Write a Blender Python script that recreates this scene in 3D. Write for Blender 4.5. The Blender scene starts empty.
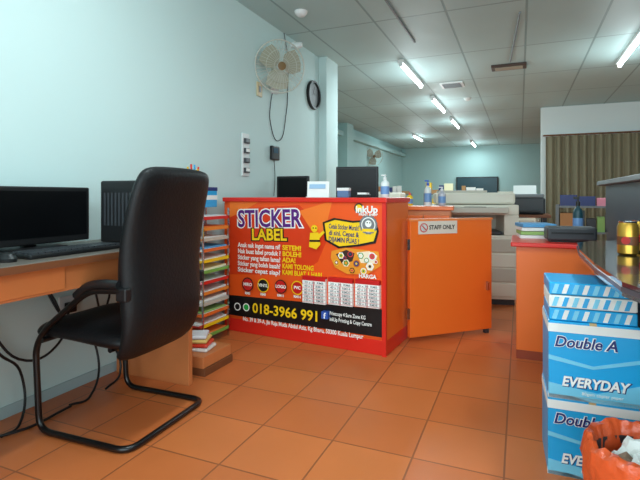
import bpy, bmesh, math, random
from mathutils import Vector, Matrix, noise as mnoise
random.seed(4)
S=bpy.context.scene
S.view_settings.view_transform='Standard'
H=2.47
# ---------------- materials
def lin(c):
    return tuple((x/12.92 if x<=0.04045 else ((x+0.055)/1.055)**2.4) for x in c)
_m={}
def M(name,rgb,rough=0.5,metal=0.0,emit=0,noise=0.0,nscale=20,bump=0.0,coat=0,alpha=1,trans=0,spec=None):
    if name in _m: return _m[name]
    m=bpy.data.materials.new(name); m.use_nodes=True; nt=m.node_tree; b=nt.nodes['Principled BSDF']
    c=lin([v/255 for v in rgb])+(1,)
    b.inputs['Base Color'].default_value=c
    b.inputs['Roughness'].default_value=rough; b.inputs['Metallic'].default_value=metal
    if spec is not None: b.inputs['Specular IOR Level'].default_value=spec
    if coat: b.inputs['Coat Weight'].default_value=coat
    if trans: b.inputs['Transmission Weight'].default_value=trans
    if alpha<1: b.inputs['Alpha'].default_value=alpha
    if emit:
        b.inputs['Emission Color'].default_value=c; b.inputs['Emission Strength'].default_value=emit
    tc=nt.nodes.new('ShaderNodeTexCoord'); n=nt.nodes.new('ShaderNodeTexNoise'); n.inputs['Scale'].default_value=nscale
    n.inputs['Detail'].default_value=4
    nt.links.new(tc.outputs['Object'],n.inputs['Vector'])
    if noise:
        mx=nt.nodes.new('ShaderNodeMixRGB'); mx.blend_type='MULTIPLY'; mx.inputs['Fac'].default_value=1
        mr=nt.nodes.new('ShaderNodeMapRange'); mr.inputs['To Min'].default_value=1-noise; mr.inputs['To Max'].default_value=1+noise*0.3
        nt.links.new(n.outputs['Fac'],mr.inputs['Value']); mx.inputs['Color1'].default_value=c
        nt.links.new(mr.outputs['Result'],mx.inputs['Color2']); nt.links.new(mx.outputs['Color'],b.inputs['Base Color'])
    if bump:
        bp=nt.nodes.new('ShaderNodeBump'); bp.inputs['Strength'].default_value=bump; bp.inputs['Distance'].default_value=0.01
        nt.links.new(n.outputs['Fac'],bp.inputs['Height']); nt.links.new(bp.outputs['Normal'],b.inputs['Normal'])
    _m[name]=m; return m
def tilemat(name,c1,c2,cm,w,h,mort,rough,off=0.0,bump=0.3,noise=0.15,loc=(0,0,0)):
    m=bpy.data.materials.new(name); m.use_nodes=True; nt=m.node_tree; b=nt.nodes['Principled BSDF']
    L=nt.links.new
    tc=nt.nodes.new('ShaderNodeTexCoord'); mp=nt.nodes.new('ShaderNodeMapping'); mp.inputs['Location'].default_value=loc
    br=nt.nodes.new('ShaderNodeTexBrick'); br.offset=off; br.squash=1
    br.inputs['Scale'].default_value=1; br.inputs['Brick Width'].default_value=w; br.inputs['Row Height'].default_value=h
    br.inputs['Mortar Size'].default_value=mort; br.inputs['Mortar Smooth'].default_value=0.1
    g=lambda c: lin([v/255 for v in c])+(1,)
    br.inputs['Color1'].default_value=g(c1); br.inputs['Color2'].default_value=g(c2); br.inputs['Mortar'].default_value=g(cm)
    L(tc.outputs['Object'],mp.inputs['Vector']); L(mp.outputs['Vector'],br.inputs['Vector'])
    n=nt.nodes.new('ShaderNodeTexNoise'); n.inputs['Scale'].default_value=3.5; n.inputs['Detail'].default_value=6
    L(tc.outputs['Object'],n.inputs['Vector'])
    mr=nt.nodes.new('ShaderNodeMapRange'); mr.inputs['To Min'].default_value=1-noise; mr.inputs['To Max'].default_value=1+noise
    L(n.outputs['Fac'],mr.inputs['Value'])
    mx=nt.nodes.new('ShaderNodeMixRGB'); mx.blend_type='MULTIPLY'; mx.inputs['Fac'].default_value=1
    L(br.outputs['Color'],mx.inputs['Color1']); L(mr.outputs['Result'],mx.inputs['Color2']); L(mx.outputs['Color'],b.inputs['Base Color'])
    mr2=nt.nodes.new('ShaderNodeMapRange'); mr2.inputs['To Min'].default_value=rough-.08; mr2.inputs['To Max'].default_value=rough+.12
    L(n.outputs['Fac'],mr2.inputs['Value']); L(mr2.outputs['Result'],b.inputs['Roughness'])
    bp=nt.nodes.new('ShaderNodeBump'); bp.invert=True; bp.inputs['Strength'].default_value=bump; bp.inputs['Distance'].default_value=0.004
    L(br.outputs['Fac'],bp.inputs['Height']); L(bp.outputs['Normal'],b.inputs['Normal'])
    return m
BLK=M('black_plastic',(18,18,20),.45); LEA=M('black_leather',(17,17,19),.48,bump=.15,nscale=90,spec=.3)
TUBE=M('black_painted_steel',(14,14,15),.28); SCR=M('screen_glass',(4,5,7),.35,spec=.25)
ORG=M('orange_laminate',(238,112,38),.35,noise=.06,nscale=3); RED=M('red_laminate',(222,42,30),.3)
BORG=M('banner_orange',(242,88,24),.4); WOODT=M('desk_wood',(204,122,70),.4,noise=.2,nscale=6)
DTOP=M('desk_top_grey',(112,102,94),.35,noise=.1); WHT=M('white_plastic',(225,228,226),.4)
WALL=M('wall_paint_aqua',(203,225,223),.75,noise=.04,nscale=1.5,bump=.03); WALL_SHADE=M('wall_paint_shaded',(166,200,198),.75,noise=.05,nscale=1.5)  # second wall colour has the deep room's shade painted in as darker teal
CREAM=M('copier_cream',(228,222,206),.5); CREAM2=M('copier_panel',(196,190,176),.5); DG=M('dark_grey',(55,58,62),.45)
GRY=M('grey_plastic',(120,125,128),.45); CHR=M('chrome',(200,200,205),.2,metal=1); YEL=M('yellow_print',(250,206,20),.45)
PURP=M('purple_print',(88,24,120),.4); WPR=M('white_print',(245,245,240),.5); KPR=M('black_print',(16,16,18),.4); RPR=M('red_print',(200,25,25),.4)
BLU=M('blue_carton',(18,165,225),.35); DBLU=M('dark_blue',(20,40,110),.4); CAB=M('counter_black',(26,29,36),.12,coat=.6)
PAN=M('counter_panel_slate',(52,62,78),.4,noise=.1); GOLD=M('gold_can',(196,150,60),.28,metal=.8)
PAPER=M('paper_white',(235,236,232),.7); CARD=M('cardboard',(176,132,84),.7); BROWN=M('brown_wood',(120,70,40),.5,noise=.25,nscale=8)
# ---------------- geometry helpers
def group(name,loc=(0,0,0),rz=0,rx=0,ry=0):
    e=bpy.data.objects.new(name,None); e.empty_display_size=.1; S.collection.objects.link(e)
    e.location=loc; e.rotation_euler=(rx,ry,rz); return e
def fin(name,me,mat,par=None,smooth=False):
    o=bpy.data.objects.new(name,me); S.collection.objects.link(o)
    if mat is not None:
        for mm in (mat if isinstance(mat,list) else [mat]): me.materials.append(mm)
    if smooth:
        for p in me.polygons: p.use_smooth=True
    if par: o.parent=par
    return o
def box(name,a,b,mat,par=None,bev=0.0,rot=None,seg=2):
    bm=bmesh.new(); bmesh.ops.create_cube(bm,size=1)
    c=[(a[i]+b[i])/2 for i in range(3)]; s=[abs(b[i]-a[i]) for i in range(3)]
    bmesh.ops.scale(bm,vec=s,verts=bm.verts)
    if bev: bmesh.ops.bevel(bm,geom=bm.edges[:],offset=min(bev,min(s)*.45),segments=seg,affect='EDGES',profile=.5)
    me=bpy.data.meshes.new(name); bm.to_mesh(me); bm.free()
    o=fin(name,me,mat,par,False); o.location=c
    if rot: o.rotation_euler=rot
    return o
def tube(name,pts,r,mat,par=None,cyclic=False,smooth_path=True,res=8):
    cu=bpy.data.curves.new(name,'CURVE'); cu.dimensions='3D'; cu.bevel_depth=r; cu.bevel_resolution=3; cu.resolution_u=res; cu.use_fill_caps=True
    if smooth_path:
        sp=cu.splines.new('BEZIER'); sp.bezier_points.add(len(pts)-1)
        for p,q in zip(sp.bezier_points,pts): p.co=q; p.handle_left_type='AUTO'; p.handle_right_type='AUTO'
    else:
        sp=cu.splines.new('POLY'); sp.points.add(len(pts)-1)
        for p,q in zip(sp.points,pts): p.co=(*q,1)
    sp.use_cyclic_u=cyclic
    t=bpy.data.objects.new('tmp',cu); S.collection.objects.link(t)
    dg=bpy.context.evaluated_depsgraph_get(); me=bpy.data.meshes.new_from_object(t.evaluated_get(dg)); me.name=name
    bpy.data.objects.remove(t); bpy.data.curves.remove(cu); me.materials.clear()
    return fin(name,me,mat,par,True)
def fillet(pts,r,n=6,cyc=False):
    out=[]; N=len(pts)
    for i,p in enumerate(pts):
        if not cyc and i in (0,N-1): out.append(Vector(p)); continue
        p=Vector(p); a=Vector(pts[i-1]); b=Vector(pts[(i+1)%N])
        da=(a-p); db=(b-p); ra=min(r,da.length*.45,db.length*.45)
        A=p+da.normalized()*ra; B=p+db.normalized()*ra
        for k in range(n+1):
            t=k/n; out.append((1-t)**2*A+2*t*(1-t)*p+t*t*B)
    return [tuple(v) for v in out]
def lathe(name,prof,mat,par=None,loc=(0,0,0),seg=32,rot=None,wob=None):
    bm=bmesh.new(); rings=[]
    for j,(r,z) in enumerate(prof):
        ring=[]
        for i in range(seg):
            a=2*math.pi*i/seg; rr=r; zz=z
            if wob: rr,zz=wob(a,j,r,z)
            ring.append(bm.verts.new((rr*math.cos(a),rr*math.sin(a),zz)))
        rings.append(ring)
    for k in range(len(rings)-1):
        for i in range(seg):
            bm.faces.new((rings[k][i],rings[k][(i+1)%seg],rings[k+1][(i+1)%seg],rings[k+1][i]))
    if prof[0][0]>1e-4 and not wob: bm.faces.new(rings[0][::-1])
    if prof[-1][0]>1e-4 and not wob: bm.faces.new(rings[-1])
    bmesh.ops.remove_doubles(bm,verts=bm.verts,dist=1e-6); bmesh.ops.recalc_face_normals(bm,faces=bm.faces)
    me=bpy.data.meshes.new(name); bm.to_mesh(me); bm.free()
    o=fin(name,me,mat,par,False); o.location=loc
    for p in me.polygons: p.use_smooth=len(p.vertices)==4
    if rot: o.rotation_euler=rot
    try:
        me.set_sharp_from_angle(angle=math.radians(40))
    except Exception: pass
    return o
def poly(name,pts,th,mat,par=None,loc=(0,0,0),rot=None):
    bm=bmesh.new(); vs=[bm.verts.new((p[0],p[1],0)) for p in pts]; f=bm.faces.new(vs)
    r=bmesh.ops.extrude_face_region(bm,geom=[f]); bmesh.ops.translate(bm,vec=(0,0,th),verts=[v for v in r['geom'] if isinstance(v,bmesh.types.BMVert)])
    bmesh.ops.recalc_face_normals(bm,faces=bm.faces)
    me=bpy.data.meshes.new(name); bm.to_mesh(me); bm.free()
    o=fin(name,me,mat,par); o.location=loc
    if rot: o.rotation_euler=rot
    return o
def text(name,body,size,loc,mat,par,rot=(math.pi/2,0,0),off=0.0,ext=.0004,al='LEFT',sx=1,shear=0,width=None):
    cu=bpy.data.curves.new(name,'FONT'); cu.body=body; cu.size=size; cu.extrude=ext; cu.offset=off; cu.align_x=al; cu.align_y='CENTER'; cu.shear=shear; cu.resolution_u=3
    t=bpy.data.objects.new('tmp',cu); S.collection.objects.link(t)
    dg=bpy.context.evaluated_depsgraph_get(); me=bpy.data.meshes.new_from_object(t.evaluated_get(dg)); me.name=name
    bpy.data.objects.remove(t); me.materials.clear()
    if width:
        xs=[v.co.x for v in me.vertices]; sx=width/(max(xs)-min(xs))
    o=fin(name,me,mat,par); o.location=loc; o.rotation_euler=rot; o.scale=(sx,1,1); return o
def light(name,typ,loc,power,col,size=1,sy=None,rot=(0,0,0)):
    l=bpy.data.lights.new(name,typ); l.energy=power; l.color=col
    if typ=='AREA':
        l.size=size
        if sy: l.shape='RECTANGLE'; l.size_y=sy
    else: l.shadow_soft_size=size
    o=bpy.data.objects.new(name,l); S.collection.objects.link(o); o.location=loc; o.rotation_euler=rot; return o

# ---------------- room shell
FLM=tilemat('terracotta_tiles',(208,116,62),(196,104,54),(150,82,46),.31,.31,.0035,.36,bump=.3,noise=.14,loc=(.1,.05,0))
CEM=tilemat('ceiling_panels',(182,208,206),(176,201,200),(138,164,164),.61,1.22,.010,.5,bump=.5,noise=.06)
X0=-2.03; YF=-2.2; YB=15; XR=3.6; XL=-3.5
box('floor',(XL-.1,YF-.1,-.1),(XR+.1,YB+.1,0),FLM)
box('ceiling',(XL-.1,YF-.1,H),(XR+.1,YB+.1,H+.1),CEM)
box('wall_left',(X0-.12,YF,0),(X0,5.12,H),WALL)
box('wall_left_return',(XL,5.02,0),(X0-.12,5.12,H),WALL_SHADE)
box('wall_left_column',(X0,4.74,0),(X0+.09,5.08,H),WALL)
box('wall_far_left',(XL-.1,5.02,0),(XL,YB,H),WALL_SHADE)
box('wall_far_left_pillar',(XL,9.2,0),(XL+.2,9.6,H),WALL_SHADE)
box('wall_back',(XL,YB,0),(XR,YB+.1,H),WALL_SHADE)
box('wall_right',(XR,YF,0),(XR+.1,YB,H),WALL)
box('wall_partition',(.33,8.95,0),(XR,9.05,H),M('partition_white',(225,232,230),.7))
box('trim_partition',(.33,8.92,1.95),(XR,8.95,2.0),WHT)
box('wall_front',(XL,YF-.1,2.3),(XR,YF,H),WALL)
box('wall_front_sill',(XL,YF-.1,0),(XR,YF,.12),WALL)
box('baseboard_left',(X0,YF,0),(X0+.008,2.4,.05),M('baseboard_grey',(170,190,192),.5))
box('trim_far_left',(XL,5.12,2.2),(XL+.12,YB,2.3),WALL_SHADE)
w=group('window_1',(0,YF,0))
for i,x in enumerate([-2.0,-.8,.4,1.6,2.8]): box('mullion_%d'%i,(x-.03,-.08,.12),(x+.03,-.02,2.3),M('alu',(160,165,168),.3,metal=.8),w)

# ceiling tubes
TUB=M('fluorescent_glow',(235,250,255),.5,emit=14)
LC=(.80,.96,1)
def batten(x,y,L=1.2,p=16,pp=14):
    g=group('fluorescent_light',(x,y,H))
    box('housing',(-.035,-L/2,-.04),(.035,L/2,0),WHT,g,.005)
    tube('lamp_tube',[(0,-L/2+.03,-.056),(0,L/2-.03,-.056)],.018,TUB,g,smooth_path=False)
    box('end_cap_1',(-.02,-L/2,-.075),(.02,-L/2+.03,-.035),WHT,g); box('end_cap_2',(-.02,L/2-.03,-.075),(.02,L/2,-.035),WHT,g)
    light('tube_glow','AREA',(x,y,H-.09),p,LC,.1,L)
    light('added_ceiling_fill','POINT',(x,y,H-.5),pp,LC,.25)  # added fill lamp hanging unseen below the batten, brightens the ceiling
for y in (5.75,7.8,9.9,14): batten(-1.22,y,p=20,pp=13)
batten(1.03,5.6,p=20,pp=14); batten(-2.4,12,p=13,pp=12)
batten(-.9,1.2,p=16,pp=10); batten(.9,1.2,p=16,pp=14)

# ceiling fittings
g=group('ceiling_emergency_light',(-.12,5.9,H)); box('frame',(-.19,-.1,-.03),(.19,.1,0),M('brown_metal',(70,50,40),.4),g,.005); box('lens',(-.15,-.06,-.036),(.15,.06,-.03),M('lens_beige',(170,160,140),.3),g)
g=group('ceiling_air_vent',(-.85,6.6,H)); box('frame',(-.15,-.15,-.015),(.15,.15,0),WHT,g)
for i in range(6): box('slat_%d'%i,(-.12,-.12+i*.045,-.022),(.12,-.105+i*.045,-.012),GRY,g)
lathe('smoke_detector',[(0,-.045),(.03,-.04),(.05,-.02),(.055,0)],WHT,loc=(-1.66,3.5,H))
lathe('smoke_detector',[(0,-.045),(.03,-.04),(.05,-.02),(.055,0)],WHT,loc=(-.75,7.6,H))
tube('ceiling_conduit',[(-.95,1.6,H-.012),(-.95,4.6,H-.012)],.01,GRY,smooth_path=False)
tube('ceiling_conduit',[(.0,4.2,H-.012),(-.1,5.7,H-.012)],.008,GRY,smooth_path=False)

# ---------------- sticker cabinet
cab=group('counter_cabinet',(-.73,2.70,0),math.radians(-5))
L=1.215; D=.44; T=.94
box('plinth',(-L,0.01,0),(0,D,.09),RED,cab,.004)
box('body',(-L,.012,.09),(-.012,D,T-.03),BORG,cab)
box('side_panel',(-.012,.02,.09),(0,D,T-.03),ORG,cab)
box('top_slab',(-L,-.012,T-.03),(.012,D+.01,T),RED,cab,.005)
box('side_edge',(-.02,-.004,.0),(.004,.02,T-.03),RED,cab)
ban=group('banner'); ban.parent=cab; ban.location=(0,0.009,0)
BT,BB=.925,.105
def A(u,v):
    s=(u-232)/149; p=1.19*s/(1+.19*s); top=204-7*s; bot=322+12*s
    return (-1.17+p*1.155, BT-(v-top)/(bot-top)*(BT-BB))
def sc(px,u):
    s=(u-232)/149; return px/(118+19*s)*(BT-BB)
LY=[0]
def lay(): LY[0]+=.00025; return -.004-LY[0]
def brect(n,u0,v0,u1,v1,mat,y=None):
    a=A(u0,(v0+v1)/2); b=A(u1,(v0+v1)/2); h=sc(abs(v1-v0),(u0+u1)/2)/2; zc=(a[1]+b[1])/2
    y=lay() if y is None else y
    return box(n,(a[0],y,zc-h),(b[0],0,zc+h),mat,ban)
def bcirc(n,u,v,r,mat,seg=24,star=0):
    x,z=A(u,v); R=sc(r,u); y=lay()
    pts=[((R*(1+star*(1 if i%2 else -1)))*math.cos(2*math.pi*i/seg),(R*(1+star*(1 if i%2 else -1)))*math.sin(2*math.pi*i/seg)) for i in range(seg)]
    return poly(n,pts,.0005,mat,ban,(x,y,z),(math.pi/2,0,0))
def bpoly(n,pts,mat):
    y=lay(); q=[A(*p) for p in pts]; return poly(n,q,.0005,mat,ban,(0,y,0),(math.pi/2,0,0))
def btext(n,u,v,s,px,mat,off=0,sx=1,al='LEFT',tilt=0,shear=0,w=None):
    x,z=A(u,v)
    W=None
    if w: W=A(w[1],v)[0]-A(w[0],v)[0]; x=A(w[0],v)[0] if al=='LEFT' else (A(w[0],v)[0]+A(w[1],v)[0])/2
    return text(n,s,sc(px,u)*1.35,(x,lay(),z),mat,ban,(math.pi/2,-tilt,0),off,al=al,sx=sx,shear=shear,width=W)
box('sheet',(-1.18,-.004,BB),(-.02,0,BT),BORG,ban)
DOR=M('banner_deep_orange',(222,60,18),.4)
bpoly('swirl',[(233,214),(300,206),(330,232),(318,262),(300,276),(233,280)],DOR)
bpoly('black_band',[(232.5,301),(381,305),(381,333),(232.5,321)],KPR)
RAYS=M('banner_light_orange',(250,124,40),.4)
bpoly('ray_1',[(300,212),(332,200),(326,226),(318,240)],RAYS)
bpoly('ray_2',[(233,206),(262,204),(245,216),(233,222)],RAYS)
btext('title_outline',271,222,'STICKER',18,WPR,.012,1.0,'CENTER',.03,w=(239,304))
btext('title_edge',271,222,'STICKER',18,WPR,.007,1.0,'CENTER',.03,w=(239.7,303.3))
btext('title',271,222,'STICKER',18,PURP,.004,1.0,'CENTER',.03,w=(240.5,302.5))
btext('subtitle_back',272,238,'LABEL',12,KPR,.010,1.25,'CENTER',.03,w=(253,289))
btext('subtitle',272,238,'LABEL',12,YEL,.003,1.25,'CENTER',.03,w=(254.2,287.8))
rows=[('Anak nak ingat nama ni? ','SETEM!',302),('Nak buat label produk ? ','BOLEH!',302),('Sticker yang tahan lama? ','ADA!',297),('Sticker yang boleh basah? ','KAMI TOLONG',314),('Sticker cepat siap? ','KAMI BUAT 1 HARI',322)]
for i,(a,b,u1) in enumerate(rows):
    v=249.5+i*6.2
    btext('row_%d'%i,240,v,a,4.8,WPR,.001,w=(241,282))
    btext('row_hot_%d'%i,289,v+.3,b,5,YEL,.0015,w=(284,u1))
bpoly('blob_shadow',[(323,222),(334,217),(352,219),(374,216),(377,228),(374,240),(358,244),(338,247),(325,240)],KPR)
bpoly('blob_yellow',[(325,223),(335,219),(352,221),(372,218),(375,228),(372,238),(357,242),(339,245),(327,239)],YEL)
for i,t in enumerate(['Cetak Sticker Murah!','di sini. Cepat &','DIJAMIN PUAS !']): btext('blob_text_%d'%i,342,226+i*6.5,t,5,DBLU,.001,.85,'CENTER',-.04,w=(329,358))
bcirc('seal_outer',367,222,9.5,GRY,32,.04); bcirc('seal_inner',367,222,7.5,WPR); bcirc('seal_mid',367,222,6.5,GRY)
bcirc('seal_face',367,221,3.4,WPR); bcirc('seal_eye_1',366,220,.7,KPR,8); bcirc('seal_eye_2',368.5,220,.7,KPR,8); brect('seal_bar',361,226,373,229,YEL)
bcirc('logo_dot',358,206,5,KPR); bcirc('logo_in',358,206,3.6,YEL); btext('logo_text',371,207,'inkUp',7,WPR,.002,1,'CENTER',w=(355,376)); btext('logo_sub',371,212,'PRINT SHOP',2.6,WPR,.0005,1,'CENTER',w=(358,376))
cols=[(240,200,60),(60,40,30),(245,245,240),(220,60,80),(90,150,60),(40,60,120),(250,230,200),(180,90,40),(240,150,40)]
LCc=lambda i: M('label_col_%d'%(i%9),cols[i%9],.4)
bpoly('photo_base',[(332,250),(345,246),(362,247),(377,248),(379,262),(366,271),(347,272),(335,266),(331,257)],LCc(8))
bpoly('photo_dish',[(336,253),(346,248),(354,251),(352,259),(342,262)],LCc(1)); bpoly('photo_dish2',[(356,250),(368,248),(376,252),(373,260),(360,260)],LCc(6))
k=0
for (u,v,r) in [(341,254,3.5),(350,252,3),(360,253,3.4),(371,253,4),(346,261,4),(356,261,3.4),(369,263,4.4),(337,261,3),(352,268,3),(363,268,3.2),(345,256,2),(366,257,2.4),(375,258,2)]:
    c=LCc(k); bcirc('label_%d'%k,u,v,r,WPR if k%3==0 else LCc(k+2),16 if k%2 else 6); bcirc('label_in_%d'%k,u,v,r*.75,c,20 if k%2 else 5)
    bcirc('label_core_%d'%k,u,v,r*.35,LCc(k+4),12); k+=1
bcirc('mascot_head',316,228.5,3.6,YEL); bcirc('mascot_eye_1',315,228,.8,KPR,8); bcirc('mascot_eye_2',317.6,228,.8,KPR,8)
bpoly('mascot_body',[(312,233),(320,232),(322,244),(318,249),(311,247)],YEL); bpoly('mascot_arm',[(320,234),(325,230),(326,232),(321,238)],YEL); bpoly('mascot_belt',[(311.5,240),(321.5,239.5),(321.5,241.5),(311.5,242)],KPR)
for i,u in enumerate((252,267,284,300)):
    bcirc('token_out_%d'%i,u,288.5,7,YEL if i%2 else KPR); bcirc('token_in_%d'%i,u,288.5,6,RPR if i!=1 else KPR); btext('token_t_%d'%i,u,288.5,['MIRO','VINYL','LOGO','PVC'][i],3.2,WPR,.001,1,'CENTER')
    btext('token_cap_%d'%i,u,297.5,'RM%d'%(5+i*3),2.6,WPR,.0008,1,'CENTER')
for i,(a,b) in enumerate([(305,327),(330,353),(356,379)]):
    brect('table_%d'%i,a,278,b,303,WPR); brect('table_head_%d'%i,a,276,b,280.5,RPR)
    for r in range(6):
        btext('table_row_%d_%d'%(i,r),(a+b)/2,282.6+r*3.5,'%d x %d  RM%d'%(20+r*20,30+r*5,8+r*6),2.4,GRY,.0001,1,'CENTER',w=(a+2,b-2))
        brect('table_line_%d_%d'%(i,r),a,284.2+r*3.5,b,284.4+r*3.5,RPR)
    brect('table_div_%d'%i,(a+b)/2-.2,281,(a+b)/2+.2,303,RPR)
btext('price_tag',368,272.5,'HARGA',4,WPR,.001,1,'CENTER')
bcirc('phone_icon',243.5,311,4,WPR); bcirc('phone_icon_in',243.5,311,3,KPR); bcirc('chat_icon',252,311,4,WPR); bcirc('chat_icon_in',252,311,3,M('green_print',(30,170,70),.4))
btext('phone',258,311.5,'018-3966 991',10,YEL,.0018,.88,w=(258,320))
brect('social_icon',324,310,330,317,M('social_blue',(50,90,180),.4)); btext('social_f',327,314,'f',6,WPR,.001,1,'CENTER')
btext('social_1',336.5,311.2,'Printcopy 4 Sure Zone KG',3.8,WPR,.0004,w=(332,366)); btext('social_2',336.5,317,'inkUp Printing & Copy Centre',3.8,WPR,.0004,w=(332,372))
btext('address',241,322,'No. 39 & 39-A, Jln Raja Muda Abdul Aziz, Kg Bharu, 50300 Kuala Lumpur',4.2,WPR,.0006,.93,w=(249,364))

# ---------------- half door with sign
dr=group('door_1',(-.655,3.03,0),math.atan2(.45,.48))
box('panel',(0,0,.03),(.65,.035,.795),ORG,dr,.003); box('cap',(-.004,-.004,.785),(.654,.039,.8),M('door_edge',(226,128,70),.4),dr)
box('handle',(.6,-.02,.3),(.615,0,.36),CHR,dr,.003)
box('hinge_1',(-.02,0,.15),(.0,.02,.22),CHR,dr); box('hinge_2',(-.02,0,.6),(.0,.02,.67),CHR,dr)
box('foot_stop',(.6,.005,0),(.63,.03,.03),DG,dr)
box('sign_plate',(.06,-.005,.70),(.36,0,.785),M('sign_cream',(215,205,190),.5),dr)
lathe('sign_ring',[(.024,0),(.024,.002),(.03,.002),(.03,0)],RPR,dr,(.1,-.004,.742),rot=(math.pi/2,0,0)); lathe('sign_disc',[(0,.0015),(.024,.0015)],WPR,dr,(.1,-.005,.742),rot=(math.pi/2,0,0))
box('sign_bar',(.08,-.0085,.739),(.12,-.006,.745),RPR,dr,rot=(0,.78,0))
text('sign_text','STAFF ONLY',.04,(.24,-.006,.742),KPR,dr,off=.0008,al='CENTER',width=.2)

# ---------------- copier
def copier(name,loc,rz,w=.6,d=.6,h=.95):
    g=group(name,loc,rz)
    box('caster_base',(-w/2+.03,-d/2+.03,0),(w/2-.03,d/2-.03,.05),DG,g)
    box('lower_body',(-w/2,-d/2,.05),(w/2,d/2,h*.62),CREAM,g,.01)
    for i in range(4):
        z=.08+i*h*.13; box('drawer_%d'%i,(-w/2+.03,-d/2-.012,z),(w/2-.03,-d/2+.01,z+h*.115),CREAM2 if i%2 else CREAM,g,.004)
        box('drawer_handle_%d'%i,(-.09,-d/2-.016,z+h*.07),(.09,-d/2-.01,z+h*.09),DG,g)
    box('side_column',(w/2-.12,-d/2,h*.62),(w/2,d/2,h*.8),CREAM,g,.005); box('rear_column',(-w/2,d/2-.15,h*.62),(w/2-.12,d/2,h*.8),CREAM,g)
    box('output_tray',(-w/2+.02,-d/2+.02,h*.63),(w/2-.13,d/2-.16,h*.65),DG,g,.004)
    box('scanner_bed',(-w/2,-d/2,h*.8),(w/2,d/2,h*.89),CREAM,g,.008)
    box('document_feeder',(-w/2+.02,-d/2+.04,h*.895),(w/2-.02,d/2-.02,h),CREAM,g,.02)
    box('feeder_tray',(-w/2+.05,-d/2+.08,h),(w/2-.25,d/2-.1,h+.02),CREAM2,g,.004)
    box('control_panel',(-w/2+.05,-d/2-.1,h*.82),(w/2-.1,-d/2,h*.87),CREAM2,g,.006); box('control_screen',(-.1,-d/2-.09,h*.871),(.08,-d/2-.02,h*.874),SCR,g)
    box('bypass_tray',(w/2,-.18,h*.4),(w/2+.03,.18,h*.6),CREAM2,g,.004)
    return g
copier('photocopier',(-.42,4.62,0),.2,.72,.6,.98)
copier('photocopier',(-.05,8.0,0),-.1,.6,.6,1.0)
copier('photocopier',(-1.9,7.0,0),.1,.6,.6,1.0)

# ---------------- service desk behind cabinet
g=group('service_desk',(-1.45,3.72,0)); box('top',(-.55,-.3,.71),(.45,.6,.74),WOODT,g,.004)
for i,(x,y) in enumerate([(-.53,-.27),(.4,-.27),(-.53,.55),(.4,.55)]): box('leg_%d'%i,(x,y,0),(x+.04,y+.04,.71),TUBE,g)
box('modesty_panel',(-.48,.52,.2),(.4,.54,.71),WOODT,g)
def monitor(loc,rz,w,h,z0=.06,name='computer_monitor'):
    g=group(name,loc,rz)
    box('bezel',(-w/2,-.02,z0),(w/2,.015,z0+h),BLK,g,.006); box('screen',(-w/2+.018,-.0215,z0+.028),(w/2-.018,-.018,z0+h-.018),SCR,g)
    box('rear_shell',(-w*.32,.015,z0+h*.2),(w*.32,.05,z0+h*.8),BLK,g,.012); box('neck',(-.03,.02,.01),(.03,.045,z0+h*.4),BLK,g,.004)
    box('stand_base',(-.11,-.07,0),(.11,.1,.014),BLK,g,.005); return g
monitor((-1.81,3.66,.742),math.radians(2),.30,.23,.15)
monitor((-1.34,4.0,.742),math.radians(10),.38,.30,.17)
g=group('acrylic_leaflet_stand',(-1.26,2.93,T),.25); box('base',(-.08,-.03,0),(.08,.05,.006),WHT,g)
box('leaflet',(-.075,.0,.0),(.075,.004,.11),PAPER,g,rot=(-.15,0,0)); box('leaflet_print',(-.06,-.003,.06),(.05,.001,.09),M('pale_blue_print',(150,190,220),.5),g,rot=(-.15,0,0))
g=group('paper_box',(-1.1,3.0,T),.1); box('carton',(-.04,-.03,0),(.04,.03,.06),M('dull_blue',(90,120,160),.6),g,.003); box('lid',(-.042,-.032,.045),(.042,.032,.065),PAPER,g,.003)
def bottle(name,loc,r,h,mat,capm,pump=True):
    g=group(name,loc)
    lathe('body',[(r*.9,0),(r,.01),(r,h*.62),(r*.8,h*.7),(r*.35,h*.76),(r*.35,h*.82)],mat,g,seg=20)
    lathe('cap',[(r*.42,h*.8),(r*.42,h*.9),(r*.15,h*.91),(r*.15,h)],capm,g,seg=16)
    if pump: box('nozzle',(-r*.9,-.006,h*.96),(r*.3,.006,h*1.02),capm,g,.003)
    lathe('label',[(r*1.01,h*.15),(r*1.01,h*.5)],M('label_blue',(110,150,200),.4),g,seg=20)
    return g
bottle('hand_sanitizer_bottle',(-.80,2.95,T),.028,.145,WHT,WHT)
g=group('name_card_holder',(-.93,2.9,T),-.1); box('tray',(-.04,-.03,0),(.04,.03,.02),BLK,g,.004); box('cards',(-.032,-.022,.01),(.032,.022,.032),PAPER,g)

# wooden cabinet behind the half door
g=group('wooden_side_cabinet',(-.70,3.82,0),.1); box('carcass',(-.2,-.15,.06),(.2,.15,.84),WOODT,g,.003); box('top',(-.22,-.17,.84),(.22,.17,.87),ORG,g,.004)
box('front_door_1',(-.2,-.165,.1),(-.01,-.15,.8),ORG,g,.003); box('front_door_2',(.0,-.165,.1),(.19,-.15,.8),ORG,g,.003); box('feet',(-.2,-.13,0),(.18,.13,.06),DG,g)
bottle('spray_bottle',(-.67,3.75,.872),.028,.2,WHT,M('blue_cap',(40,90,190),.4))
bottle('spray_bottle',(-.58,3.88,.872),.03,.15,M('amber',(190,190,200),.2),WHT)
bottle('glue_bottle',(-.82,3.78,.872),.025,.11,YEL,RED,False)

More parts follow.
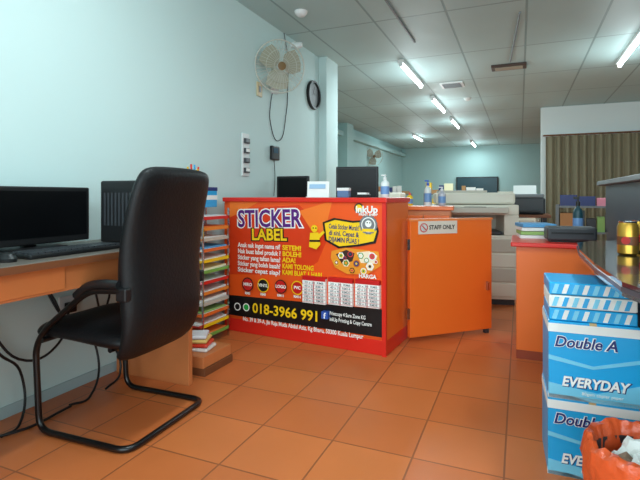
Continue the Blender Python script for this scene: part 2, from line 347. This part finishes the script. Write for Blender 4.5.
# ---------------- multi-tier letter trays
g=group('letter_tray_organiser',(-1.922,2.575,0))
for x in (-.097,.092): 
    for y in (-.15,.13): box('post_%d_%d'%(x*100,y*100),(x-.005,y-.005,0),(x+.005,y+.005,.87),CHR,g)
pc=[(235,120,50),(240,200,60),(230,230,225),(210,60,50),(90,160,210),(240,150,170),(150,190,110),(200,140,90),(245,240,200),(200,196,190)]
n=12
TC=[ORG,YEL,M('tray_green',(120,180,80),.4),RED,M('tray_orange',(240,140,50),.4),CREAM2]
for i in range(n):
    z=.05+i*.068; tm=TC[(i*5+2)%6]
    box('tray_floor_%d'%i,(-.095,-.15,z),(.095,.135,z+.004),tm,g)
    box('tray_lip_front_%d'%i,(-.095,-.155,z),(.095,-.15,z+.02),tm,g); box('tray_lip_side_%d'%i,(.092,-.15,z),(.097,.135,z+.02),tm,g)
    c=M('sheet_%d'%((i*3)%10),pc[(i*3)%10],.7); hh=.014+.022*random.random()
    box('paper_%d'%i,(-.09,-.145-random.random()*.03,z+.005),(.088,.12,z+.005+hh*.6),[PAPER,c][i%2],g)
    box('paper_b_%d'%i,(-.085,-.14-random.random()*.04,z+.005+hh*.6),(.084,.115,z+.006+hh),[c,PAPER][i%2],g,rot=(.03*random.uniform(-1,1),0,.04*random.uniform(-1,1)))
g=group('stationery_box',(-1.96,2.62,.875),.05); box('carton',(-.05,-.07,0),(.05,.07,.13),BLU,g,.003); box('stripe',(-.051,-.072,.05),(.051,.071,.08),PAPER,g); box('lid',(-.053,-.073,.11),(.053,.073,.135),DBLU,g,.003)
g=group('pen_holder',(-1.94,2.47,.873)); lathe('cup',[(.035,0),(.04,.14),(.036,.14),(.032,.01)],RED,g); lathe('cup_band',[(.039,.05),(.0405,.1)],YEL,g)
for i in range(6):
    a=i; tube('pen_%d'%i,[(.01*math.cos(a),.01*math.sin(a),.04),(.035*math.cos(a),.035*math.sin(a),.25+.015*(i%3))],.006,[YEL,RED,BLU,WHT][i%4],g,smooth_path=False)

# ---------------- computer desk left
g=group('computer_desk'); DE=1.93
box('top',(X0+.015,-.6,.70),(-1.5,DE,.725),DTOP,g,.004)
box('front_edge',(-1.503,-.6,.698),(-1.495,DE,.723),BROWN,g)
box('apron',(-1.56,-.6,.60),(-1.54,DE,.70),WOODT,g,.002)
box('drawer_front_1',(-1.54,.75,.61),(-1.534,1.22,.695),M('drawer_wood',(212,122,66),.4,noise=.15,nscale=6),g,.002)
box('end_panel_far',(X0+.03,DE-.03,0),(-1.52,DE,.70),WOODT,g,.002)
box('end_panel_mid',(X0+.03,.62,0),(-1.52,.65,.70),WOODT,g,.002)
box('end_panel_near',(X0+.03,-.6,0),(-1.52,-.57,.70),WOODT,g,.002)
monitor((-1.86,1.33,.725),math.radians(90),.52,.24,.024)
monitor((-1.86,.70,.725),math.radians(90),.52,.24,.024)
g=group('keyboard',(-1.64,1.33,.725),math.radians(90)); box('tray',(-.21,-.06,0),(.21,.065,.016),BLK,g,.005)
for r in range(5):
    for c in range(15): box('key_%d_%d'%(r,c),(-.2+c*.0268,-.052+r*.022,.016),(-.2+c*.0268+.023,-.052+r*.022+.018,.023),DG,g)
g=group('computer_mouse',(-1.62,1.06,.725)); lathe('shell',[(.03,0),(.032,.012),(.022,.028),(0,.033)],BLK,g).scale=(1.4,.9,1)
g=group('computer_tower',(-1.665,1.76,.725),.0)
box('case',(-.125,-.155,.012),(.12,.16,.295),BLK,g,.008); box('front_bezel',(.12,-.15,.015),(.14,.155,.292),M('gloss_black',(14,14,16),.3),g,.01)
lathe('power_ring',[(.016,0),(.016,.004),(.012,.004),(.012,0)],GRY,g,(.14,-.11,.24),rot=(0,math.pi/2,0)); lathe('round_grille',[(.03,0),(.09,.004),(.095,0)],DG,g,(.138,0,.12),rot=(0,math.pi/2,0))
box('drive_bay',(.14,-.05,.24),(.143,.13,.265),DG,g,.001)
for i in range(4): box('foot_%d'%i,(-.11+.19*(i%2),-.12+.22*(i//2),0),(-.08+.19*(i%2),-.09+.22*(i//2),.012),DG,g)
for i in range(9): box('vent_%d'%i,(-.1+i*.022,-.157,.09),(-.09+i*.022,-.154,.24),DG,g)
g=group('power_cables')
for i,(pts) in enumerate([[(-1.97,.95,.69),(-1.92,1.0,.3),(-1.9,1.1,.05),(-1.85,1.25,.01),(-1.85,1.5,.01)],[(-1.98,1.1,.69),(-1.9,1.2,.35),(-1.96,1.35,.18),(-1.9,1.3,.01),(-1.86,1.2,.012)],[(-1.98,1.4,.69),(-1.9,1.5,.4),(-1.93,1.7,.22),(-1.85,1.6,.012),(-1.86,1.5,.012)],[(-1.98,1.7,.69),(-1.93,1.75,.3),(-1.87,1.8,.05),(-1.86,1.7,.008)],[(-1.98,1.5,.5),(-1.9,1.6,.3),(-1.87,1.72,.42),(-1.97,1.8,.6)],[(-1.98,1.2,.45),(-1.93,1.35,.25),(-1.93,1.5,.28),(-1.98,1.6,.42)]]):
    tube('cable_%d'%i,pts,.0055,BLK,g)
g=group('wall_socket',(X0,1.62,.42)); box('plate',(0,-.045,-.045),(.01,.045,.045),WHT,g,.003); box('plug',(.01,-.02,-.03),(.05,.02,.015),BLK,g,.004)
g=group('low_wooden_shelf',(-1.78,2.16,0)); box('base',(-.2,-.13,0),(.26,.13,.04),BROWN,g,.002); box('platform',(-.2,-.13,.04),(.25,.13,.1),WOODT,g,.003)
g=group('plastic_packets',(-1.66,2.15,.1),.2)
for i,(c) in enumerate([(230,225,220),(220,70,50),(235,200,120),(230,230,235)]):
    box('packet_%d'%i,(-.08+.006*i,-.07,i*.022),(.09-.01*i,.06,i*.022+.02),M('packet_%d'%i,c,.25),g,.009,rot=(0,0,.1*i))

# ---------------- chair
ch=group('cantilever_office_chair',(-1.55,1.535,0),math.radians(2))
for s in (-1,1):
    y=.235*s
    pts=fillet([(.19,y,.60),(.03,y,.59),(-.20,y,.42),(-.25,y,.34),(-.23,y,.013),(.22,y,.013),(.22,0,.013)],.06)
    tube('frame_side_%d'%(s+2),pts,.0125,TUBE,ch,smooth_path=False)
    tube('arm_pad_%d'%(s+2),[(.18,y,.62),(.08,y,.617),(.02,y,.60),(-.03,y,.565)],.018,BLK,ch)
    box('arm_bracket_%d'%(s+2),(.17,y-.02 if s>0 else y-.01,.56),(.22,y+.01 if s>0 else y+.02,.61),BLK,ch,.006)
tube('seat_crossbar_front',[(-.21,-.24,.375),(-.21,.24,.375)],.011,TUBE,ch,smooth_path=False)
tube('seat_crossbar_rear',[(.1,-.2,.36),(.1,.2,.36)],.011,TUBE,ch,smooth_path=False)
def loft(name,spine,mat,par):
    bm=bmesh.new(); rings=[]
    for k,(x,z,hw,th) in enumerate(spine):
        a=spine[max(0,k-1)]; b=spine[min(len(spine)-1,k+1)]
        t=Vector((b[0]-a[0],0,b[1]-a[1])).normalized(); nrm=Vector((-t.z,0,t.x))
        ring=[]
        prof=[(-1,-.35),(-1,.35),(-.82,.85),(-.45,.95),(0,.9),(.45,.95),(.82,.85),(1,.35),(1,-.35),(.82,-.9),(.4,-1),(0,-1),(-.4,-1),(-.82,-.9)]
        for (py,pn) in prof: ring.append(bm.verts.new(Vector((x,py*hw,z))+nrm*(pn*th)))
        rings.append(ring)
    n=len(rings[0])
    for k in range(len(rings)-1):
        for i in range(n): bm.faces.new((rings[k][i],rings[k][(i+1)%n],rings[k+1][(i+1)%n],rings[k+1][i]))
    bm.faces.new(rings[0]); bm.faces.new(rings[-1][::-1]); bmesh.ops.recalc_face_normals(bm,faces=bm.faces)
    me=bpy.data.meshes.new(name); bm.to_mesh(me); bm.free(); o=fin(name,me,mat,par,True)
    m=o.modifiers.new('s','SUBSURF'); m.levels=2; m.render_levels=2; return o
loft('seat_cushion',[(-.29,.385,.19,.02),(-.275,.395,.22,.04),(-.2,.41,.228,.045),(-.05,.405,.228,.045),(.08,.395,.228,.045),(.16,.39,.22,.04),(.19,.385,.2,.02)],LEA,ch)
loft('backrest',[(.10,.325,.17,.015),(.14,.33,.21,.035),(.185,.39,.222,.045),(.195,.50,.226,.055),(.18,.62,.23,.06),(.185,.74,.232,.055),(.21,.87,.232,.048),(.238,.97,.228,.043),(.26,1.035,.215,.038),(.272,1.065,.18,.02)],LEA,ch)

# ---------------- right side: orange counter
g=group('orange_counter',(-.02,2.99,0)); box('body',(0,.0,0),(.44,.5,.655),ORG,g,.003); box('top',(-.03,-.03,.655),(.455,.53,.68),RED,g,.005)
box('kick_strip',(0,-.004,0),(.44,.0,.05),M('kick',(150,60,30),.5),g)
g=group('laminating_machine',(.27,3.13,.68),.1); box('body',(-.13,-.07,.01),(.13,.07,.09),DG,g,.012); box('slot',(-.11,-.072,.05),(.11,-.068,.06),BLK,g); box('feed_tray',(-.11,.07,.03),(.11,.13,.04),GRY,g,.003); box('feet',(-.11,-.05,0),(.11,.05,.01),BLK,g)
bottle('spray_bottle',(.34,3.4,.68),.03,.26,M('dark_teal',(30,70,80),.4),BLK)
g=group('paper_stack',(.09,3.36,.68),.1)
for i in range(4): box('bundle_%d'%i,(-.1,-.1,i*.024),(.1,.1,i*.024+.021),[PAPER,M('sheet_6',pc[6],.7),PAPER,M('sheet_4',pc[4],.7),PAPER][i],g,.002,rot=(0,0,.05*i))

# black counter with raised ledge
g=group('reception_counter')
pts=[(1.6,2.62),(.75,2.62),(.45,2.6),(.30,2.52),(.235,2.38),(.215,2.1),(.215,1.7),(.23,1.35),(.30,1.1),(.48,.95),(.75,.9),(1.6,.9)]
poly('table_top',pts,.035,CAB,g,(0,0,.705))
poly('edge_band',[((x-.9)*1.004+.9,(y-1.75)*1.004+1.75) for x,y in pts],.012,M('edge_grey',(70,76,86),.3),g,(0,0,.716))
box('support_panel',(.50,1.2,0),(.53,2.5,.705),PAN,g); box('support_end',(.50,1.15,0),(1.4,1.18,.705),PAN,g)
box('ledge_panel',(.50,1.75,.74),(.53,3.45,1.02),PAN,g); box('ledge_end_panel',(.53,3.42,0),(1.5,3.45,1.02),PAN,g)
box('lower_support',(.50,2.60,0),(.53,3.42,.74),PAN,g)
box('ledge_top',(.46,1.7,1.015),(1.5,3.5,1.045),M('slab_grey',(70,76,82),.3),g,.006); box('ledge_edge',(.456,1.7,1.02),(.46,3.5,1.04),GRY,g)
box('ledge_back_panel',(1.4,1.75,.74),(1.43,3.42,1.02),PAN,g)
def can(loc,mat,band):
    g=group('drink_can',loc)
    lathe('body',[(.026,0),(.033,.006),(.033,.1),(.028,.112),(.027,.116),(.025,.112)],mat,g,seg=28)
    lathe('band',[(.0334,.035),(.0334,.065)],band,g,seg=28); lathe('rim',[(.027,.112),(.029,.118),(.026,.118),(.024,.111)],CHR,g,seg=28); lathe('badge',[(0,.0),(.014,0)],RED,g,(-.012,-.0345,.052),rot=(math.pi/2,0,-.3))
can((.355,1.98,.741),GOLD,BROWN); can((.42,2.1,.741),GOLD,BROWN)
g=group('pos_display',(.64,2.7,1.045),-.1); box('stand',(-.05,-.04,0),(.05,.04,.015),BLK,g,.004); box('pole',(-.015,-.01,.01),(.015,.01,.07),BLK,g); box('screen_case',(-.09,-.02,.06),(.09,.015,.24),BLK,g,.008); box('screen',(-.08,-.022,.07),(.08,-.019,.23),SCR,g)
g=group('tissue_box',(.75,2.3,1.045),-.1); box('carton',(-.07,-.1,0),(.07,.1,.07),M('tissue_green',(120,170,130),.5),g,.004); lathe('tissue',[(.03,.07),(.02,.09),(.028,.11),(0,.12)],PAPER,g,seg=10)

# ---------------- paper cartons
LBL=M('light_blue_print',(120,205,235),.35)
def carton(z,h,rz,dx=0):
    g=group('copy_paper_carton',(.088+dx,1.79,z),rz); w=.268; d=.24
    box('carton',(0,0,0),(w,d,h),BLU,g,.003)
    box('white_band_top',(-.001,-.0012,h*.86),(w+.001,d+.001,h*.97),PAPER,g); box('white_band_low',(-.001,-.0015,h*.0),(w+.001,.02,h*.05),PAPER,g)
    poly('light_swoosh',[(0,.0),(w,.0),(w,h*.28),(w*.55,h*.12),(0,h*.2)],.001,LBL,g,(0,-.0005,.0),(math.pi/2,0,0))
    poly('white_swoosh',[(0,h*.50),(w*.5,h*.42),(w,h*.55),(w,h*.6),(w*.5,h*.46),(0,h*.56)],.001,LBL,g,(0,-.0010,.0),(math.pi/2,0,0))
    text('maker_text_shadow','Double A',.05,(.017,-.002,h*.735),WPR,g,off=.003,shear=.25,width=.188); text('maker_text','Double A',.05,(.017,-.003,h*.735),DBLU,g,off=.001,shear=.25,width=.185)
    text('type_shadow','EVERYDAY',.045,(.042,-.002,h*.225),DBLU,g,off=.003,shear=.2,width=.205); text('type_text','EVERYDAY',.045,(.04,-.003,h*.23),WPR,g,off=.0015,shear=.2,width=.2)
    text('small_text','80gsm copier paper',.014,(.10,-.003,h*.1),WPR,g,width=.12)
    box('tape',(w*.46,-.0005,h*.94),(w*.54,d+.0005,h+.001),M('tape_tan',(200,170,120),.3),g)
    return g
RZ=math.radians(2)
carton(0,.262,RZ); carton(.262,.262,RZ,.002)
g=group('copy_paper_reams',(.092,1.795,.525),RZ)
for i in range(3):
    z=i*.044; box('ream_%d'%i,(0,0,z),(.26,.215,z+.042),[BLU,PAPER,BLU][i],g,.004)
    for j in range(8):
        x=.008+j*.0305; poly('ream_print_%d_%d'%(i,j),[(x,z+.005),(x+.014,z+.005),(x+.024,z+.037),(x+.010,z+.037)],.001,[PAPER,BLU,PAPER][i] if j%2 else LBL,g,(0,-.0002,0),(math.pi/2,0,0))

# ---------------- waste bin with orange bag
g=group('waste_bin_with_bag',(.292,1.41,0))
lathe('bin',[(.1,0),(.118,.29),(.113,.29),(.095,.01),(0,.01)],DG,g)
BAG=M('orange_bag',(226,92,46),.28,bump=.5,nscale=40,noise=.15)
def wob(a,j,r,z):
    p=Vector((math.cos(a)*3.2,math.sin(a)*3.2,z*14+j*.3)); n1=mnoise.noise(p); n2=mnoise.noise(p*3.1)
    amp=[.02,.04,.05,.06,.05,.045,.04,.05][min(j,7)]
    return (r*(1+amp*n1*1.3+amp*.8*n2), z+.014*mnoise.noise(p*1.7+Vector((5,2,0)))*(1 if j>1 else .4))
o=lathe('bag',[(.118,.06),(.126,.12),(.134,.18),(.14,.24),(.143,.28),(.14,.31),(.131,.325),(.120,.322),(.112,.295),(.106,.24),(.098,.17)],BAG,g,seg=150,wob=wob)
random.seed(9)
for i in range(10):
    a=i*.9; bm=bmesh.new(); bmesh.ops.create_icosphere(bm,subdivisions=2,radius=.034)
    for v in bm.verts: v.co*=1+random.uniform(-.28,.28)
    me=bpy.data.meshes.new('p'); bm.to_mesh(me); bm.free(); q=fin('crumpled_paper_%d'%i,me,[PAPER,M('brown_paper',(150,120,100),.7),PAPER][i%3],g); rr=.055 if i<7 else .02; q.location=(rr*math.cos(a),rr*math.sin(a),.255+.012*(i%3))

# ---------------- wall things (left)
def fan(name,loc,rz,r=.21,tilt=.15):
    g=group(name,loc,rz)
    box('wall_plate',(0,-.05,-.2),(.02,.05,-.04),WHT,g,.006); box('bracket',(.02,-.03,-.17),(.09,.03,-.1),WHT,g,.01)
    tube('arm',[(.07,0,-.13),(.12,0,-.06),(.13,0,0)],.014,WHT,g)
    h=group('fan_head'); h.parent=g; h.location=(.16,0,0); h.rotation_euler=(0,tilt,0)
    lathe('motor',[(0,-.1),(.04,-.09),(.05,-.05),(.05,0),(.02,.02)],M('fan_beige',(205,200,180),.4),h,(0,0,0),rot=(0,math.pi/2,0))
    ringm=M('fan_wire',(190,190,178),.35)
    for s,xx in ((1,.09),(0,-.0)):
        for k in range(36):
            a=2*math.pi*k/36; c,sn=math.cos(a),math.sin(a)
            tube('wire_%d_%d'%(s,k),[(xx,.03*c,.03*sn),(xx-(.005 if s else -.005),r*.6*c,r*.6*sn),(.045,r*c,r*sn)],.0012,ringm,h,res=3)
    for rr,xx,tr in ((r,.045,.006),(r*.62,.086,.002),(r*.3,.09,.002)):
        tube('ring_%d'%int(rr*100),[(xx,rr*math.cos(2*math.pi*i/32),rr*math.sin(2*math.pi*i/32)) for i in range(32)],tr,ringm,h,cyclic=True,smooth_path=False)
    lathe('hub_badge',[(.035,0),(.035,.006),(0,.01)],M('fan_badge',(120,90,50),.3),h,(.09,0,0),rot=(0,math.pi/2,0))
    lathe('hub',[(.03,0),(.03,.04),(0,.045)],WHT,h,(.02,0,0),rot=(0,math.pi/2,0))
    bl=M('fan_blade',(165,160,138),.3,alpha=.85)
    for b in range(3):
        a=b*2*math.pi/3+.4; bm=bmesh.new(); R=[]
        for i in range(7):
            t=i/6; rr=.025+t*(r*.88-.025); w=.02+.11*math.sin(min(1,t*1.15)*math.pi*.62)
            R.append([bm.verts.new((.045+ .03*(j/3-.5)*(1-.3*t), rr*math.cos(a+(j/3-.5)*w/rr*1.6*min(1,rr/.06)), rr*math.sin(a+(j/3-.5)*w/rr*1.6*min(1,rr/.06)))) for j in range(4)])
        for i in range(6):
            for j in range(3): bm.faces.new((R[i][j],R[i][j+1],R[i+1][j+1],R[i+1][j]))
        me=bpy.data.meshes.new('blade_%d'%b); bm.to_mesh(me); bm.free(); fin('blade_%d'%b,me,bl,h,True)
    return g
fan('wall_fan',(X0,3.69,2.06),-.75,.22)
fan('wall_fan',(XL,11.5,1.95),-.9,.25)
g=group('fan_power_cable'); tube('cord',[(X0+.006,3.69,1.9),(X0+.006,3.64,1.75),(X0+.006,3.64,1.6),(X0+.006,3.78,1.45),(X0+.006,3.95,1.75),(X0+.006,3.98,2.0)],.004,DG,g)
tube('ceiling_drop',[(X0+.006,3.98,2.0),(X0+.006,3.98,2.25),(X0+.006,3.9,H)],.004,DG,g)
g=group('wall_clock',(X0,4.56,2.02)); lathe('rim',[(.15,0),(.155,.02),(.15,.035),(.132,.035),(.13,.02)],BLK,g,rot=(0,math.pi/2,0)); lathe('face',[(.132,.0),(.132,.018),(0,.018)],WPR,g,rot=(0,math.pi/2,0))
box('hand_hour',(.02,-.004,-.01),(.023,.004,.07),KPR,g,rot=(.9,0,0)); box('hand_minute',(.023,-.003,-.01),(.026,.003,.1),KPR,g,rot=(-.5,0,0))
for i in range(12):
    a=i*math.pi/6; box('tick_%d'%i,(.018,.11*math.cos(a)-.005,.11*math.sin(a)-.005),(.021,.11*math.cos(a)+.005,.11*math.sin(a)+.005),KPR,g)
g=group('wall_key_rack',(X0,3.23,1.28)); box('board',(0,-.05,-.17),(.012,.05,.17),WHT,g,.003)
for i in range(4): box('holder_%d'%i,(.012,-.035,.09-i*.078),(.03,.035,.13-i*.078),DG,g,.004); 
for i in range(4): box('tag_%d'%i,(.03,-.025,.1-i*.078),(.033,.025,.125-i*.078),WPR if i%2 else GRY,g)
g=group('fingerprint_scanner',(X0,3.70,1.33)); box('case',(0,-.065,-.06),(.035,.065,.065),BLK,g,.008); box('screen',(.035,-.05,-.0),(.037,.03,.045),M('scan_scr',(60,90,110),.2),g); tube('cord',[(.01,0,-.06),(.008,.02,-.2),(.008,.0,-.38)],.003,BLK,g)
g=group('wall_switch',(X0,3.45,1.85)); box('plate',(0,-.04,-.06),(.012,.04,.06),M('switch_tan',(200,180,140),.4),g,.003); box('rocker',(.012,-.015,-.025),(.017,.015,.025),GRY,g)
g=group('security_camera',(X0,4.05,2.40)); box('mount',(0,-.02,-.02),(.05,.02,.02),WHT,g,.004); lathe('dome',[(.03,0),(.03,.05),(.02,.07),(0,.075)],WHT,g,(.05,0,-.01),rot=(0,math.pi/2,0))

# ---------------- curtain
bm=bmesh.new(); n=260; rows=[]
for zi,z in enumerate((.06,.7,1.3,1.95)):
    rows.append([bm.verts.new((.4+i/n*3.1, 8.78+.045*math.sin(i*.62+.3*math.sin(i*.11))*(1-.12*zi)+.015*math.sin(i*.21+zi), z)) for i in range(n+1)])
for k in range(3):
    for i in range(n): bm.faces.new((rows[k][i],rows[k][i+1],rows[k+1][i+1],rows[k+1][i]))
me=bpy.data.meshes.new('curtain'); bm.to_mesh(me); bm.free()
g=group('curtain'); fin('fabric',me,M('curtain_fabric',(134,126,102),.9),g,True); tube('rod',[(.36,8.8,1.97),(3.5,8.8,1.97)],.014,BROWN,g,smooth_path=False)
g=group('wall_television',(-1.2,YB-.01,1.2)); box('case',(-.6,-.06,-.33),(.6,0,.33),BLK,g,.01); box('screen',(-.57,-.063,-.3),(.57,-.06,.3),M('tv_screen',(20,60,70),.3),g)
def shelf(name,loc,rz,w,h,rowsn):
    g=group(name,loc,rz); 
    for x in (-w/2,w/2-.03): box('side_%d'%(x*100),(x,-.15,0),(x+.03,.15,h),GRY,g)
    for r in range(rowsn+1):
        z=.05+r*(h-.08)/rowsn; box('board_%d'%r,(-w/2,-.15,z),(w/2,.15,z+.02),GRY,g)
        x=-w/2+.04
        while x<w/2-.15:
            bw=.06+random.random()*.1; bh=.1+random.random()*((h-.1)/rowsn-.14)
            if r==rowsn: bh=.05+random.random()*.16
            box('item_%d_%d'%(r,int(x*100)),(x,-.13,z+.02),(x+bw,.1,z+.02+bh),M('sheet_%d'%random.randint(0,9),pc[0],.7) if random.random()<.4 else [PAPER,CARD,DBLU,DG][random.randint(0,3)],g,.002); x+=bw+.012
    return g
shelf('storage_shelf',(-1.1,8.9,0),.1,1.1,1.0,3)
shelf('storage_shelf',(-2.6,9.4,0),.2,1.2,1.0,3)
shelf('storage_shelf',(1.0,5.5,0),-.1,1.3,.86,3)
g=group('work_table',(.1,5.75,0)); box('top',(-.3,-.3,.72),(.2,.3,.75),BROWN,g,.003)
for i in range(4): box('leg_%d'%i,(-.28+.4*(i%2),-.27+.5*(i//2),0),(-.24+.4*(i%2),-.23+.5*(i//2),.72),TUBE,g)
g=group('desktop_printer',(.05,5.75,.751)); box('body',(-.2,-.2,0),(.2,.2,.18),DG,g,.02); box('lid',(-.19,-.19,.18),(.19,.19,.22),GRY,g,.01); box('paper',(-.12,.1,.16),(.12,.12,.32),PAPER,g,rot=(-.25,0,0)); box('tray',(-.15,-.28,.03),(.15,-.2,.045),BLK,g)

# ---------------- lighting
w=bpy.data.worlds.new('World'); S.world=w; w.use_nodes=True; w.node_tree.nodes['Background'].inputs[0].default_value=(.62,.82,1,1); w.node_tree.nodes['Background'].inputs[1].default_value=.65
light('daylight_shopfront','AREA',(.4,YF-.15,1.25),180,(.78,.95,1),5.6,2.1,(math.pi/2,0,0))

# ---------------- camera
cam=bpy.data.cameras.new('camera'); co=bpy.data.objects.new('camera',cam); S.collection.objects.link(co); S.camera=co
cam.sensor_width=36; cam.lens=470/640*36; cam.shift_y=-44/640; cam.clip_start=.02
co.location=(0,0,.95); co.rotation_euler=(math.pi/2,0,math.radians(23.05))
